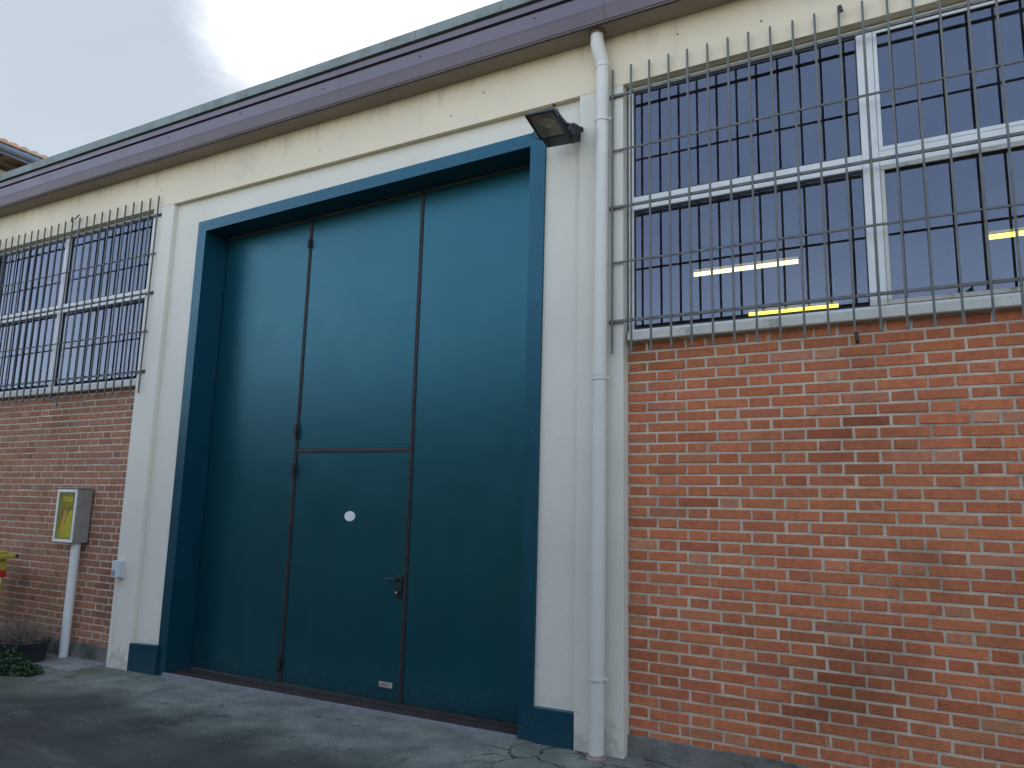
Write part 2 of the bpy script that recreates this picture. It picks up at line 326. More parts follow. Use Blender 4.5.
# ------------------------------------------------------------------ ground
def ground_mat():
    m = bpy.data.materials.new('worn_asphalt_and_concrete'); m.use_nodes = True; t = m.node_tree; b = t.nodes['Principled BSDF']; L = t.links.new
    c = N('ShaderNodeTexCoord', t)
    def noise(s, d=8, r=.6, st=None):
        n = N('ShaderNodeTexNoise', t); n.inputs['Scale'].default_value = s; n.inputs['Detail'].default_value = d; n.inputs['Roughness'].default_value = r
        if st:
            mp_ = N('ShaderNodeMapping', t); mp_.inputs['Scale'].default_value = st; L(c.outputs['Object'], mp_.inputs[0]); L(mp_.outputs[0], n.inputs['Vector'])
        else: L(c.outputs['Object'], n.inputs['Vector'])
        return n.outputs['Fac']
    def rng(s, a, b_, lo=0, hi=1):
        r = N('ShaderNodeMapRange', t, interpolation_type='SMOOTHSTEP')
        for i, v in ((1, a), (2, b_), (3, lo), (4, hi)): r.inputs[i].default_value = v
        L(s, r.inputs[0]); return r.outputs[0]
    def mix(f, a, b_):
        mi = N('ShaderNodeMixRGB', t)
        if isinstance(f, float): mi.inputs[0].default_value = f
        else: L(f, mi.inputs[0])
        for i, v in ((1, a), (2, b_)):
            if isinstance(v, tuple): mi.inputs[i].default_value = (*v, 1)
            else: L(v, mi.inputs[i])
        return mi.outputs[0]
    def math_(op, a, b_):
        q = N('ShaderNodeMath', t, operation=op)
        for i, v in ((0, a), (1, b_)):
            if isinstance(v, (int, float)): q.inputs[i].default_value = v
            else: L(v, q.inputs[i])
        return q.outputs[0]
    sep = N('ShaderNodeSeparateXYZ', t); L(c.outputs['Object'], sep.inputs[0])
    # dark worn asphalt
    asp = mix(rng(noise(1.1), .35, .65), (.022, .025, .022), (.052, .057, .049))
    asp = mix(rng(noise(2.3, 9, .7, (.5, 1.6, 1)), .52, .72), asp, (.085, .09, .08))
    # pale concrete apron along the front, ragged edge
    edge = math_('ADD', sep.outputs['Y'], math_('MULTIPLY', math_('SUBTRACT', noise(1.3, 7, .6), .5), 1.3))
    apron = rng(edge, -1.05, -.45)
    con = mix(rng(noise(3.5, 9, .65), .35, .65), (.115, .125, .108), (.195, .205, .175))
    con = mix(rng(noise(6, 9, .7), .55, .68), con, (.065, .07, .058))
    col = mix(apron, asp, con)
    # moss and damp near the plants
    mg = math_('MULTIPLY', rng(sep.outputs['X'], -5.4, -7.2), rng(noise(2.6, 9, .7), .42, .62))
    mg = math_('MULTIPLY', mg, rng(sep.outputs['Y'], -1.9, -.8))
    col = mix(math_('MULTIPLY', mg, .7), col, (.055, .07, .03))
    # unseen ground beyond the yard, made pale and warm to bounce sunlight
    far = rng(sep.outputs['Y'], -5.6, -6.8)
    col = mix(far, col, mix(rng(noise(.7), .35, .65), (.46, .39, .26), (.55, .47, .33)))
    # fine aggregate
    col2 = N('ShaderNodeMixRGB', t); col2.blend_type = 'MULTIPLY'; col2.inputs[0].default_value = .8
    L(col, col2.inputs[1]); g = rng(noise(85, 6, .8), .32, .68, .5, 1.5)
    cmb = N('ShaderNodeCombineXYZ', t); [L(g, cmb.inputs[i]) for i in range(3)]; L(cmb.outputs[0], col2.inputs[2])
    # cracks at the foot of the rain pipe
    vo = N('ShaderNodeTexVoronoi', t, feature='DISTANCE_TO_EDGE'); vo.inputs['Scale'].default_value = 2.6
    wn = N('ShaderNodeTexNoise', t); wn.inputs['Scale'].default_value = 5; wn.inputs['Detail'].default_value = 5; L(c.outputs['Object'], wn.inputs['Vector'])
    wa = N('ShaderNodeVectorMath', t, operation='MULTIPLY_ADD'); L(wn.outputs['Color'], wa.inputs[0]); wa.inputs[1].default_value = (.25, .25, 0); L(c.outputs['Object'], wa.inputs[2])
    L(wa.outputs[0], vo.inputs['Vector'])
    ck = rng(vo.outputs['Distance'], .022, .006)
    ck = math_('MULTIPLY', ck, rng(sep.outputs['Y'], -.75, -.35)); ck = math_('MULTIPLY', ck, rng(sep.outputs['X'], -2.75, -2.35))
    colf = mix(ck, col2.outputs[0], (.02, .022, .015))
    L(colf, b.inputs['Base Color'])
    L(rng(noise(2, 6), .3, .7, .62, .9), b.inputs['Roughness']); b.inputs['Specular IOR Level'].default_value = .4
    hb = math_('ADD', math_('MULTIPLY', noise(120, 4, .7), .4), math_('MULTIPLY', noise(5, 7), 1.0))
    hb = math_('SUBTRACT', hb, math_('MULTIPLY', ck, .8))
    bu = N('ShaderNodeBump', t); bu.inputs['Strength'].default_value = .6; bu.inputs['Distance'].default_value = .012
    L(hb, bu.inputs['Height']); L(bu.outputs[0], b.inputs['Normal'])
    return m
bm = B()
xs = [-400, -60, -25] + [-14 + i*.5 for i in range(41)] + [12, 30, 80, 400]
ys = [-400, -80, -30, -14] + [-9 + i*.5 for i in range(21)] + [6, 20, 80, 400]
gv = [[bm.verts.new((x, y, gz(x, y) - (.0 if y < .9 else .05))) for x in xs] for y in ys]
for j in range(len(ys)-1):
    for i in range(len(xs)-1): bm.faces.new((gv[j][i], gv[j][i+1], gv[j+1][i+1], gv[j+1][i]))
g = obj('ground', bm, ground_mat()); g['kind'] = 'structure'
for p in g.data.polygons: p.use_smooth = True

# grit and small stones washed up along the walls
bm = B(); rnd = random.Random(9)
for i in range(420):
    x = rnd.uniform(-9.5, .8); y = -.02 - abs(rnd.gauss(0, .35)) if rnd.random() < .7 else rnd.uniform(-2.2, 0)
    r_ = rnd.uniform(.003, .009); z = gz(x, y) + r_*.3
    ps = [bm.verts.new((x+r_*math.cos(a+rnd.uniform(-.4, .4))*rnd.uniform(.6, 1.3), y+r_*math.sin(a)*rnd.uniform(.6, 1.3), z)) for a in (0, 1.26, 2.5, 3.77, 5.0)]
    tp = bm.verts.new((x, y, z+r_*.6)); bt = bm.verts.new((x, y, z-r_))
    for q in range(5): bm.faces.new((ps[q], ps[(q+1)%5], tp)); bm.faces.new((ps[(q+1)%5], ps[q], bt))
tag(obj('grit', bm, mat('grit_stone', (.22, .21, .18), .9, var=.5, vscale=40)), 'scattered grit and small stones on the ground along the wall', 'grit', kind='stuff')

# flagstones along the left brick wall
bm = B(); x = -9.9; random.seed(3)
while x < -6.95:
    wd = random.uniform(.38, .55); x1 = min(x+wd, -6.9)
    zt = gz((x+x1)/2, 0)
    box(bm, x+.006, x1-.006, -.33+random.uniform(-.012, .012), .065, zt-.06, zt+.016+random.uniform(-.004, .004), .004)
    x = x1
o = obj('pavement', bm, mat('flagstone', (.20, .195, .18), .9, var=.2, vscale=6, bump=.5, dirt=(.09, .1, .07), dscale=4)); o['kind'] = 'structure'

# ------------------------------------------------------------------ the workshop building
XL, XR = -13.0, 4.6
WH = thing('workshop_building', (-4, .2, 0), 'cream and brick workshop building with tall teal folding door and plum metal eaves', 'building')
YB, YP = .09, .05            # brick face, door surround panel face
ZH, ZS = 4.475, 4.872        # head of the openings, soffit

# upper beam
bm = B(); box(bm, XL, XR, 0, .30, ZH, ZS+.09); obj('upper_wall', bm, M['cream'], WH)
# pilasters
PIL = [(-10.36, -9.975), (-6.872, -6.555), (-2.078, -1.745), (1.31, 1.66)]
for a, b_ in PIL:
    bm = B(); box(bm, a, b_, 0, .30, gz((a+b_)/2, 0)-.1, ZH-.001, .006, 2); obj('pilaster', bm, M['cream_cool_lit'], WH)
# wall panels around the door, ends
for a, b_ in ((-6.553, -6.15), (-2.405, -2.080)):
    bm = B(); box(bm, a, b_, YP, .30, -.15, ZH-.002); obj('wall', bm, M['cream_cool_lit'], WH)
bm = B(); box(bm, -6.148, -2.407, YP, .30, 4.20, ZH-.002); obj('wall', bm, M['cream_cool_lit'], WH)
bm = B(); box(bm, XL, -10.362, YP, .30, -.25, ZH-.002); obj('wall', bm, M['cream'], WH)
bm = B(); box(bm, 1.662, XR, YP, .30, -.15, ZH-.002); obj('wall', bm, M['cream'], WH)
# side and rear walls, floor, ceiling of the hall
bm = B()
box(bm, XL, XL+.25, .301, 12, -.25, 5.1); box(bm, XR-.25, XR, .301, 12, -.25, 5.1); box(bm, XL, XR, 12.001, 12.25, -.25, 5.1)
obj('side_wall', bm, M['cream'], WH)
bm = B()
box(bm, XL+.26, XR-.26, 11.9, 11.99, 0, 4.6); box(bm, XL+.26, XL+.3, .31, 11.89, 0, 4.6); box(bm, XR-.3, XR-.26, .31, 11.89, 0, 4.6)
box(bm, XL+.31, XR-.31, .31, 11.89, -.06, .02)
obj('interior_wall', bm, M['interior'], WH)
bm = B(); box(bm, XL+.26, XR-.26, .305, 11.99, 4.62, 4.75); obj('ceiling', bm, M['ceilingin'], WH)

# brick panels: real bricks in a stretcher and header bond
def brick_wall(x0, x1, ztop, z_first, seed, ox, palette):
    rnd = random.Random(seed)
    V, F, T = [], [], []
    pitch, per, mo = .0678, .3885, .0150
    nrow = int((ztop - z_first)/pitch) + 1
    for k in range(nrow):
        z0 = z_first + k*pitch + mo/2 - .001; z1 = z_first + (k+1)*pitch - mo/2
        if z0 > ztop-.012: break
        z1 = min(z1, ztop)
        hc = (-1.483 if k % 2 == 1 else -1.289) + ox
        edges = []
        n0 = int((x0-hc)/per) - 2
        for n in range(n0, n0 + int((x1-x0)/per) + 6):
            c = hc + n*per
            edges.append((c-.065, c+.065)); edges.append((c+.065, c+per-.065))
        for a, b_ in edges:
            a += mo/2 + rnd.uniform(-.002, .002); b_ -= mo/2 + rnd.uniform(-.002, .002)
            a = max(a, x0); b_ = min(b_, x1)
            if b_ - a < .02: continue
            y = YB + rnd.uniform(-.0018, .0018); e = .0028
            j = [rnd.uniform(-.0019, .0019) for _ in range(8)]
            i0 = len(V)
            tl = rnd.uniform(-.0015, .0015)
            cs = ((a, z0), (b_, z0), (b_, z1), (a, z1))
            for q, (px, pz) in enumerate(cs): V.append((px+j[q], y+.03, pz+j[q+4]))
            for q, (px, pz) in enumerate(cs): V.append((px+j[q], y+e+.001, pz+j[q+4]))
            for q, (px, pz) in enumerate(cs):
                sx = 1 if q in (0, 3) else -1; sz = 1 if q < 2 else -1
                V.append((px+j[q]+sx*e, y+tl*sx, pz+j[q+4]+sz*e))
            fs = [(8,9,10,11)] + [(4+q, 4+(q+1)%4, 8+(q+1)%4, 8+q) for q in range(4)] + [(q, (q+1)%4, 4+(q+1)%4, 4+q) for q in range(4)]
            base = palette[0] if rnd.random() < .82 else rnd.choice(palette[1:])
            f = rnd.uniform(.88, 1.12)
            tone = tuple(ch*f*rnd.uniform(.96, 1.04)*q for ch, q in zip(base, (.93, .90, .84)))
            for ff in fs: F.append(tuple(i0+q for q in ff)); T.append(tone)
    me = bpy.data.meshes.new('brickwork'); off = WH.location
    me.from_pydata([(v[0]-off.x, v[1]-off.y, v[2]-off.z) for v in V], [], F)
    att = me.color_attributes.new('tone', 'FLOAT_COLOR', 'CORNER')
    for p, tn in zip(me.polygons, T):
        for li in p.loop_indices: att.data[li].color = (*tn, 1)
    me.materials.append(M['brick']); me.update()
    o = bpy.data.objects.new('brickwork', me); COL.objects.link(o); o.parent = WH
    bm = B(); box(bm, x0+.001, x1-.001, YB+.0045, .30, -.15, ztop); obj('mortar_bed', bm, M['mortar'], WH)
    return o
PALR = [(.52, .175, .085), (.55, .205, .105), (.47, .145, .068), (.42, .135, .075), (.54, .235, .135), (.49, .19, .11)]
PALL_SHADED = [(.37, .18, .115), (.39, .20, .13), (.32, .15, .095), (.29, .135, .095), (.40, .225, .155), (.34, .17, .115)]  # same brick as on the right; bluish grazing light put into the tones
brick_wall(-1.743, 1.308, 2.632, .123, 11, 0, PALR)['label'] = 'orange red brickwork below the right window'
brick_wall(-9.973, -6.874, 2.632, .09, 12, .11, PALL_SHADED)['label'] = 'brickwork below the left window, its duller light put into the brick colour'
for a, b_, zt in ((-1.742, 1.307, .150), (-9.972, -6.875, .105)):
    bm = B(); n = 24
    # rough concrete footing with an uneven top edge
    rnd = random.Random(int(a*10)); pr = None
    for i in range(n+1):
        x = a + (b_-a)*i/n; zz = zt + rnd.uniform(-.006, .004); yy = .068 + rnd.uniform(-.004, .004)
        ring = [bm.verts.new(p) for p in ((x, yy, -.2), (x, yy, zz), (x, YB+.02, zz+.004), (x, YB+.02, -.2))]
        if pr:
            for q in range(3): bm.faces.new((pr[q], ring[q], ring[q+1], pr[q+1]))
        pr = ring
    obj('plinth', bm, M['concrete'], WH)

# steel door surround (slightly out of level, as it stands)
XTR = .022                    # the right jamb leans a touch
def ztop_o(x): return 4.223 + (x+6.18)*.0196
def ztop_i(x): return 4.117 + (x+6.07)*.0207
bm = B()
fy0, fy1 = .028, .052
XO0, XO1, XI0, XI1 = -6.186, -2.387, -6.070, -2.490
def prism(bm, quad, y0, y1):
    a = [bm.verts.new((x, y0, z)) for x, z in quad]; b_ = [bm.verts.new((x, y1, z)) for x, z in quad]
    bm.faces.new(a); bm.faces.new(b_[::-1])
    for i in range(4): bm.faces.new((a[i], b_[i], b_[(i+1)%4], a[(i+1)%4]))
prism(bm, ((XO0, gz(XO0, 0)-.05), (XI0, gz(XI0, 0)-.05), (XI0, ztop_i(XI0)), (XO0, ztop_o(XO0))), fy0, fy1)
prism(bm, ((XI1, gz(XI1, 0)-.05), (XO1, gz(XO1, 0)-.05), (XO1+XTR, ztop_o(XO1)), (XI1, ztop_i(XI1))), fy0, fy1)
prism(bm, ((XO0, ztop_o(XO0)), (XI0, ztop_i(XI0)), (XI1, ztop_i(XI1)), (XO1+XTR, ztop_o(XO1))), fy0, fy1)
# reveals
box(bm, XI0-.03, XI0-.001, fy1+.0005, .36, -.08, ztop_i(XI0)+.02); box(bm, XI1+.001, XI1+.03, fy1+.0005, .36, -.05, ztop_i(XI1)+.02)
prism(bm, ((XI0-.001, ztop_i(XI0)+.002), (XI1+.001, ztop_i(XI1)+.002), (XI1+.001, ztop_i(XI1)+.03), (XI0-.001, ztop_i(XI0)+.03)), fy1+.0005, .36)
FR = obj('door_frame', bm, M['blue'], WH)
def studs(name, pts, y, r, th, parent, m):
    bm = B(); x0, z0 = pts[0]; disc_y(bm, x0, y, z0, r, th, 8)
    first = obj(name, bm, m, parent)
    for x, z in pts[1:]:
        c = first.copy(); COL.objects.link(c); c.parent = parent; c.location = (x-x0, 0, z-z0)
rv = [(XO0+.2+i*.42, ztop_o(XO0+.2+i*.42)-.055) for i in range(9)] + [(XO0+.025, .25+i*.45) for i in range(9)] + [(XO1-.022, .25+i*.45) for i in range(9)]
studs('rivet', rv, fy0-.003, .007, .004, FR, M['gasket'])
# blue skirting blocks at the foot of the panels
for a, b_, zt in ((-6.552, -6.158, (.203, .222)), (-2.3725, -2.082, (.238, .243))):
    bm = B(); prism(bm, ((a, gz(a, 0)-.05), (b_, gz(b_, 0)-.05), (b_, zt[1]), (a, zt[0])), -.002, YP-.001); obj('skirting_block', bm, M['blue'], WH)

# folding door
YD = .30
DR = thing_door = bpy.data.objects.new('folding_door', None); COL.objects.link(DR); DR.parent = WH
DR['label'] = 'tall teal three leaf folding door with a wicket door in the middle leaf'
S1, S2 = -4.935, -3.665
def leaf(name, quad, label=None, y=YD, th=.045):
    bm = B(); prism(bm, quad, y, y+th)
    bmesh.ops.bevel(bm, geom=[e for e in bm.edges], offset=.003, segments=2, affect='EDGES')
    o = obj(name, bm, M['teal'], DR)
    if label: o['label'] = label
    return o
g_ = .018
leaf('door_leaf', ((XI0+.006, .012), (S1-g_, .012), (S1-g_, ztop_i(S1)-.008), (XI0+.006, ztop_i(XI0)-.008)), 'narrow left door leaf')
leaf('door_leaf', ((S2+g_, .022), (XI1-.006, .03), (XI1-.006, ztop_i(XI1)-.008), (S2+g_, ztop_i(S2)-.008)), 'right door leaf')
leaf('door_leaf', ((S1+g_, 1.992), (S2-g_, 1.978), (S2-g_, ztop_i(S2)-.008), (S1+g_, ztop_i(S1)-.008)), 'upper middle door leaf above the wicket')
leaf('wicket_door', ((S1+g_, .018), (S2-g_, .022), (S2-g_, 1.942), (S1+g_, 1.952)), 'lower wicket door with handle and round sticker')
bm = B()
for s in (S1, S2):                       # seam covers
    box(bm, s-.0175, s+.0175, YD-.004, YD+.03, .02, ztop_i(s)-.03)
    box(bm, s-.013, s-.003, YD-.010, YD-.0045, .03, ztop_i(s)-.06); box(bm, s+.005, s+.013, YD-.010, YD-.0045, .03, ztop_i(s)-.06)
prism(bm, ((S1+.0185, 1.953), (S2-.0185, 1.943), (S2-.0185, 1.977), (S1+.0185, 1.991)), YD-.004, YD+.03)
prism(bm, ((S1+.0185, 1.966), (S2-.0185, 1.956), (S2-.0185, 1.960), (S1+.0185, 1.970)), YD-.011, YD-.0045)
obj('seam_strip', bm, M['gasket'], DR)
bm = B(); prism(bm, ((XI0+.002, ztop_i(XI0)-.007), (XI1-.002, ztop_i(XI1)-.007), (XI1-.002, ztop_i(XI1)+.001), (XI0+.002, ztop_i(XI0)+.001)), YD-.008, YD+.02)
obj('head_strip', bm, mat('brown_head_strip', (.16, .12, .09), .7), DR)
for z0, z1 in ((2.075, 2.20), (1.735, 1.85), (.115, .225), (3.855, 3.925)):      # hinges
    bm = B()
    w_ = .02 if z0 < 3 else .014
    for q in range(3):
        za = z0 + (z1-z0)*q/3 + .002; zb = z0 + (z1-z0)*(q+1)/3 - .002
        tube(bm, [(S1, YD-.026, za), (S1, YD-.026, zb)], .013, 12)
    box(bm, S1-w_-.018, S1+.01, YD-.018, YD-.0115, z0+.01, z1-.01, .001)
    tube(bm, [(S1, YD-.026, z1), (S1, YD-.026, z1+.012)], .007, 8)
    smooth_angle(obj('hinge', bm, M['black'], DR))
# lever handle with its backplate and lock cylinder
bm = B()
hx, hz = -3.724, .941
box(bm, hx-.02, hx+.028, YD-.014, YD-.001, hz-.145, hz+.03, .004, 2)
tube(bm, [(hx+.004, YD-.012, hz), (hx+.004, YD-.055, hz)], .011, 10)
tube(bm, [(hx+.008, YD-.055, hz), (hx-.03, YD-.058, hz+.002), (hx-.105, YD-.052, hz-.004), (hx-.118, YD-.046, hz-.005)], [.010, .010, .008, .007], 10)
tube(bm, [(hx-.002, YD-.034, hz-.10), (hx-.002, YD-.012, hz-.10)], .012, 12)
smooth_angle(obj('handle', bm, M['black'], DR))
bm = B(); tube(bm, [(hx-.002, YD-.037, hz-.10), (hx-.002, YD-.0341, hz-.10)], .009, 12); obj('lock_cylinder', bm, M['brass'], DR)
bm = B(); disc_y(bm, -4.270, YD-.004, 1.417, .041, .0035, 28)
for v in bm.verts: v.co.x = -4.270 + (v.co.x+4.270)*1.4
o = obj('sticker', bm, M['whitelabel'], DR); o['label'] = 'round white sticker'
bm = B(); box(bm, -3.877, -3.745, YD-.006, YD-.0005, .117, .158, .002); obj('name_plate', bm, M['brass'], DR)
bm = B()
for q in range(3): box(bm, -3.866, -3.866+(.10, .07, .09)[q], YD-.0068, YD-.0062, .146-.010*q, .149-.010*q)
obj('engraved_line', bm, M['gasket'], DR)
# threshold: recessed channel and metal edge
bm = B()
hexa(bm, [(XI0, .035, -.12), (XI1, .035, -.09), (XI1, .298, -.09), (XI0, .298, -.12), (XI0, .035, -.010), (XI1, .035, .030), (XI1, .298, .031), (XI0, .298, -.010)])
obj('threshold_channel', bm, M['rust'], WH)
bm = B()
hexa(bm, [(XI0, .0, -.14), (XI1, .0, -.08), (XI1, .034, -.08), (XI0, .034, -.14), (XI0, .0, .002), (XI1, .0, .038), (XI1, .034, .039), (XI0, .034, .003)])
bmesh.ops.bevel(bm, geom=list(bm.edges), offset=.004, segments=2, affect='EDGES')
obj('threshold_edge', bm, M['sillmetal'], WH)
bm = B()
hexa(bm, [(XI0, .19, -.06), (XI1, .19, -.03), (XI1, .205, -.03), (XI0, .205, -.06), (XI0, .19, -.004), (XI1, .19, .038), (XI1, .205, .038), (XI0, .205, -.004)])
obj('guide_rail', bm, M['rust'], WH)

# windows
def make_window(x0, x1, xm, label, sash=False):
    W = bpy.data.objects.new('window', None); COL.objects.link(W); W.parent = WH; W['label'] = label
    za, zb, zm0, zm1 = 2.716, ZH-.006, 3.555, 3.648
    ff, fb = .062, .115
    bm = B()
    box(bm, x0, x1, ff+.004, fb, zb-.034, zb, .002)                     # head
    box(bm, x0, x0+.034, ff, fb, za-.04, zb-.035, .002)                 # jambs
    box(bm, x1-.034, x1, ff, fb, za-.04, zb-.035, .002)
    box(bm, x0+.035, x1-.035, ff+.003, fb, za-.04, za-.002, .002)       # bottom rail
    box(bm, xm-.045, xm-.006, ff-.004, fb, za-.001, zb-.036, .003)      # mullion in two pieces with a joint
    box(bm, xm+.006, xm+.045, ff-.004, fb, za-.001, zb-.036, .003)
    for a, b_ in ((x0+.035, xm-.046), (xm+.046, x1-.035)):
        box(bm, a, b_, ff-.002, fb, zm0+.052, zm1, .003); box(bm, a, b_, ff+.002, fb, zm0, zm0+.042, .003)
    obj('frame', bm, M['white'], W)
    bm = B(); box(bm, xm-.0055, xm+.0055, ff+.02, fb-.01, za-.001, zb-.037)
    for a, b_ in ((x0+.035, xm-.046), (xm+.046, x1-.035)):
        box(bm, a, b_, ff+.015, fb-.01, zm0+.0425, zm0+.0515)
        for c, d in ((za, zm0-.001), (zm1+.001, zb-.036)):              # glazing beads round each pane
            box(bm, a, b_, ff+.012, ff+.02, d-.012, d); box(bm, a, b_, ff+.012, ff+.02, c, c+.010)
            box(bm, a, a+.008, ff+.0125, ff+.0195, c+.0105, d-.0125); box(bm, b_-.008, b_, ff+.0125, ff+.0195, c+.0105, d-.0125)
    obj('glazing_bead', bm, M['darkframe'], W)
    for a, b_ in ((x0+.035, xm-.046), (xm+.046, x1-.035)):
        for c, d in ((za, zm0-.001), (zm1+.001, zb-.036)):
            bm = B(); box(bm, a, b_, ff+.021, ff+.027, c, d)
            o = obj('pane', bm, [M['glass'], M['clear']], W)
            for p in o.data.polygons: p.material_index = 0 if p.normal.y < -.5 else 1
    if sash:                                                            # opening sashes in the right half
        for c, d in ((za, zm0-.001), (zm1+.001, zb-.036)):
            a, b_ = xm+.047, x1-.036
            bm = B(); y0, y1 = ff-.001, ff+.0115
            box(bm, a, b_, y0, y1, d-.024, d-.001, .002); box(bm, a, b_, y0, y1, c+.001, c+.026, .002)
            box(bm, a, a+.022, y0, y1, c+.0265, d-.0245, .002); box(bm, b_-.022, b_, y0, y1, c+.0265, d-.0245, .002)
            obj('sash', bm, M['white2'] if c == za else M['white'], W)
    bm = B(); hexa(bm, [(x0-.03+.03, .03, 2.634), (x1, .03, 2.634), (x1, .118, 2.634), (x0, .118, 2.634),
                        (x0, .03, 2.690), (x1, .03, 2.690), (x1, .118, 2.701), (x0, .118, 2.701)])
    bmesh.ops.bevel(bm, geom=list(bm.edges), offset=.004, segments=2, affect='EDGES')
    obj('sill', bm, M['white2'], W)
    return W
make_window(-1.728, 1.306, -.215, 'wide four pane window right of the door with lit tubes seen through it', True)
make_window(-9.971, -6.880, -8.462, 'wide four pane window left of the door reflecting pale sky')
# wall above/behind glass line, so the hall stays closed
# eaves
def strip(name, y0, y1, z0, z1, m, x0=XL-.3, x1=XR+.3, bev=.003):
    bm = B(); box(bm, x0, x1, y0, y1, z0, z1, bev, 2); return obj(name, bm, m, WH)
def slope(x): return -.0055*(x+3.7)          # the gutter line falls slightly to the right
def sstrip(name, prof, m, segs=None, gap=.0):
    """extrude a y-z profile along x in lengths"""
    xs_ = segs or [XL-.3, XR+.3]
    bm = B()
    for xa, xb in zip(xs_, xs_[1:]):
        dy = random.uniform(-.002, .002)
        ra = [bm.verts.new((xa+gap, y+dy, z+slope(xa))) for y, z in prof]; rb = [bm.verts.new((xb-gap, y+dy, z+slope(xb))) for y, z in prof]
        n = len(prof)
        for i in range(n): bm.faces.new((ra[i], rb[i], rb[(i+1)%n], ra[(i+1)%n]))
        bm.faces.new(ra[::-1]); bm.faces.new(rb)
    return obj(name, bm, m, WH)
SEG = [XL-.3, -11.3, -9.02, -6.6, -4.2, -1.8, .6, 3.0, XR+.3]
sstrip('soffit', [(-.19, 4.874), (.31, 4.872), (.31, 4.892), (-.19, 4.896)], M['soffit'])
sstrip('gutter', [(-.200, 4.884), (-.183, 4.872), (-.183, 5.082), (-.232, 5.082), (-.232, 4.975), (-.226, 4.96)], M['purple'], SEG, .001)
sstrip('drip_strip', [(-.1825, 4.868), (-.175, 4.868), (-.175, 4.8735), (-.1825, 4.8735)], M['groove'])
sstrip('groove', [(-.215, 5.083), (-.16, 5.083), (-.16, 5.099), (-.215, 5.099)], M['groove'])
sstrip('fascia', [(-.243, 5.100), (-.16, 5.100), (-.16, 5.150), (-.243, 5.150)], M['purple'], [XL-.3, -10.2, -7.7, -5.2, -2.7, -.2, 2.3, XR+.3], .001)
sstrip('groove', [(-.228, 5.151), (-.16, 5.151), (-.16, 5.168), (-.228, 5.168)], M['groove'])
sstrip('roof_edge', [(-.262, 5.169), (-.12, 5.169), (-.10, 5.28), (-.235, 5.272), (-.258, 5.258)], M['flash'], [XL-.3, -10.9, -8.4, -5.9, -3.4, -.9, 1.6, XR+.3], .0015)
bm = B(); hexa(bm, [(XL-.3, -.16, 4.97), (XR+.3, -.16, 4.97), (XR+.3, 12.4, 4.97), (XL-.3, 12.4, 4.97), (XL-.3, -.118, 5.19), (XR+.3, -.118, 5.15), (XR+.3, 12.4, 5.25), (XL-.3, 12.4, 5.3)])
obj('roof', bm, M['roof'], WH)
rnd = random.Random(5)                    # little bolts in the fascia
studs('bolt', [(-10.5+1.02*i, 5.035+slope(-10.5+1.02*i)+rnd.uniform(-.01, .01)) for i in range(14)], -.2365, .006, .005, WH, M['groove'])
studs('wall_plug', [(-6.78, 4.66), (-4.6, 4.62), (-1.35, 4.74), (-.62, 4.78), (-3.2, 4.60), (-.8, 4.66), (-.25, 4.70), (-2.9, 4.72)], -.004, .006, .006, WH, M['gasket'])
bm = B(); disc_y(bm, -2.281, -.012, 4.452, .013, .014, 10); tube(bm, [(-2.281, -.014, 4.452), (-2.275, -.03, 4.44)], .005, 6); obj('hook', bm, M['gasket'], WH)

# ------------------------------------------------------------------ window grilles
def make_grille(x_first, pitch, n, label, m):
    G = thing('window_grille', (x_first, 0, 2.54), label, 'window grille', 'steel bar grilles over the two windows')
    yb = -.030; x_last = x_first + pitch*(n-1)
    lo, hi = min(x_first, x_last), max(x_first, x_last)
    bm = B(); box(bm, x_first-.0066, x_first+.0066, yb-.007, yb+.007, 2.542, 4.588, .002)
    first = obj('bar', bm, m, G)
    for i in range(1, n):
        c = first.copy(); COL.objects.link(c); c.parent = G; c.location = (pitch*i + random.uniform(-.002, .002), 0, random.uniform(-.004, .004))
        c.rotation_euler = (0, random.uniform(-.0012, .0012), 0)
    for z, r in ((4.392, .010), (3.980, .007), (3.565, .010), (3.170, .007), (2.762, .010)):
        bm = B(); box(bm, lo-.012, hi+.012, yb+.009, yb+.009+r*1.4, z-r, z+r, .002); obj('cross_rail', bm, m, G)
        if r > .008:
            for xx in (lo-.012, hi+.012):
                bm = B(); tube(bm, [(xx, yb+.012, z), (xx, .004, z)], .011, 10); tube(bm, [(xx, -.004, z), (xx, -.0005, z)], .022, 12)
                smooth_angle(obj('wall_fixing', bm, m, G))
    return G
g1 = make_grille(-1.812, .1336, 25, 'steel bar grille over the right window next to the rain pipe', M['grille'])
g2 = make_grille(-6.770, -.1358, 25, 'steel bar grille over the left window beyond the teal door', M['grilledark'])
# hooks between the two halves of each grille
for xx, G, m, sgn in ((-8.13, g2, M['grilledark'], -1), (-.345, g1, M['black'], 1)):
    def hook(*ps, r=.009):
        bm = B(); tube(bm, ps, r, 8); smooth_angle(obj('hook', bm, m, G))
    if sgn < 0:
        hook((xx-.135, -.045, 4.56), (xx-.10, -.06, 4.60), (xx-.05, -.06, 4.57), (xx+.004, -.045, 4.615), r=.008)
        hook((xx-.13, -.045, 2.60), (xx-.12, -.06, 2.545), (xx-.02, -.07, 2.53), (xx+.04, -.06, 2.50), (xx+.045, -.05, 2.455))
    else:
        hook((xx+.012, -.045, 4.585), (xx+.022, -.045, 4.545), r=.012)
        hook((xx+.012, -.045, 2.545), (xx+.014, -.04, 2.50), (xx+.014, -.02, 2.492), r=.011)

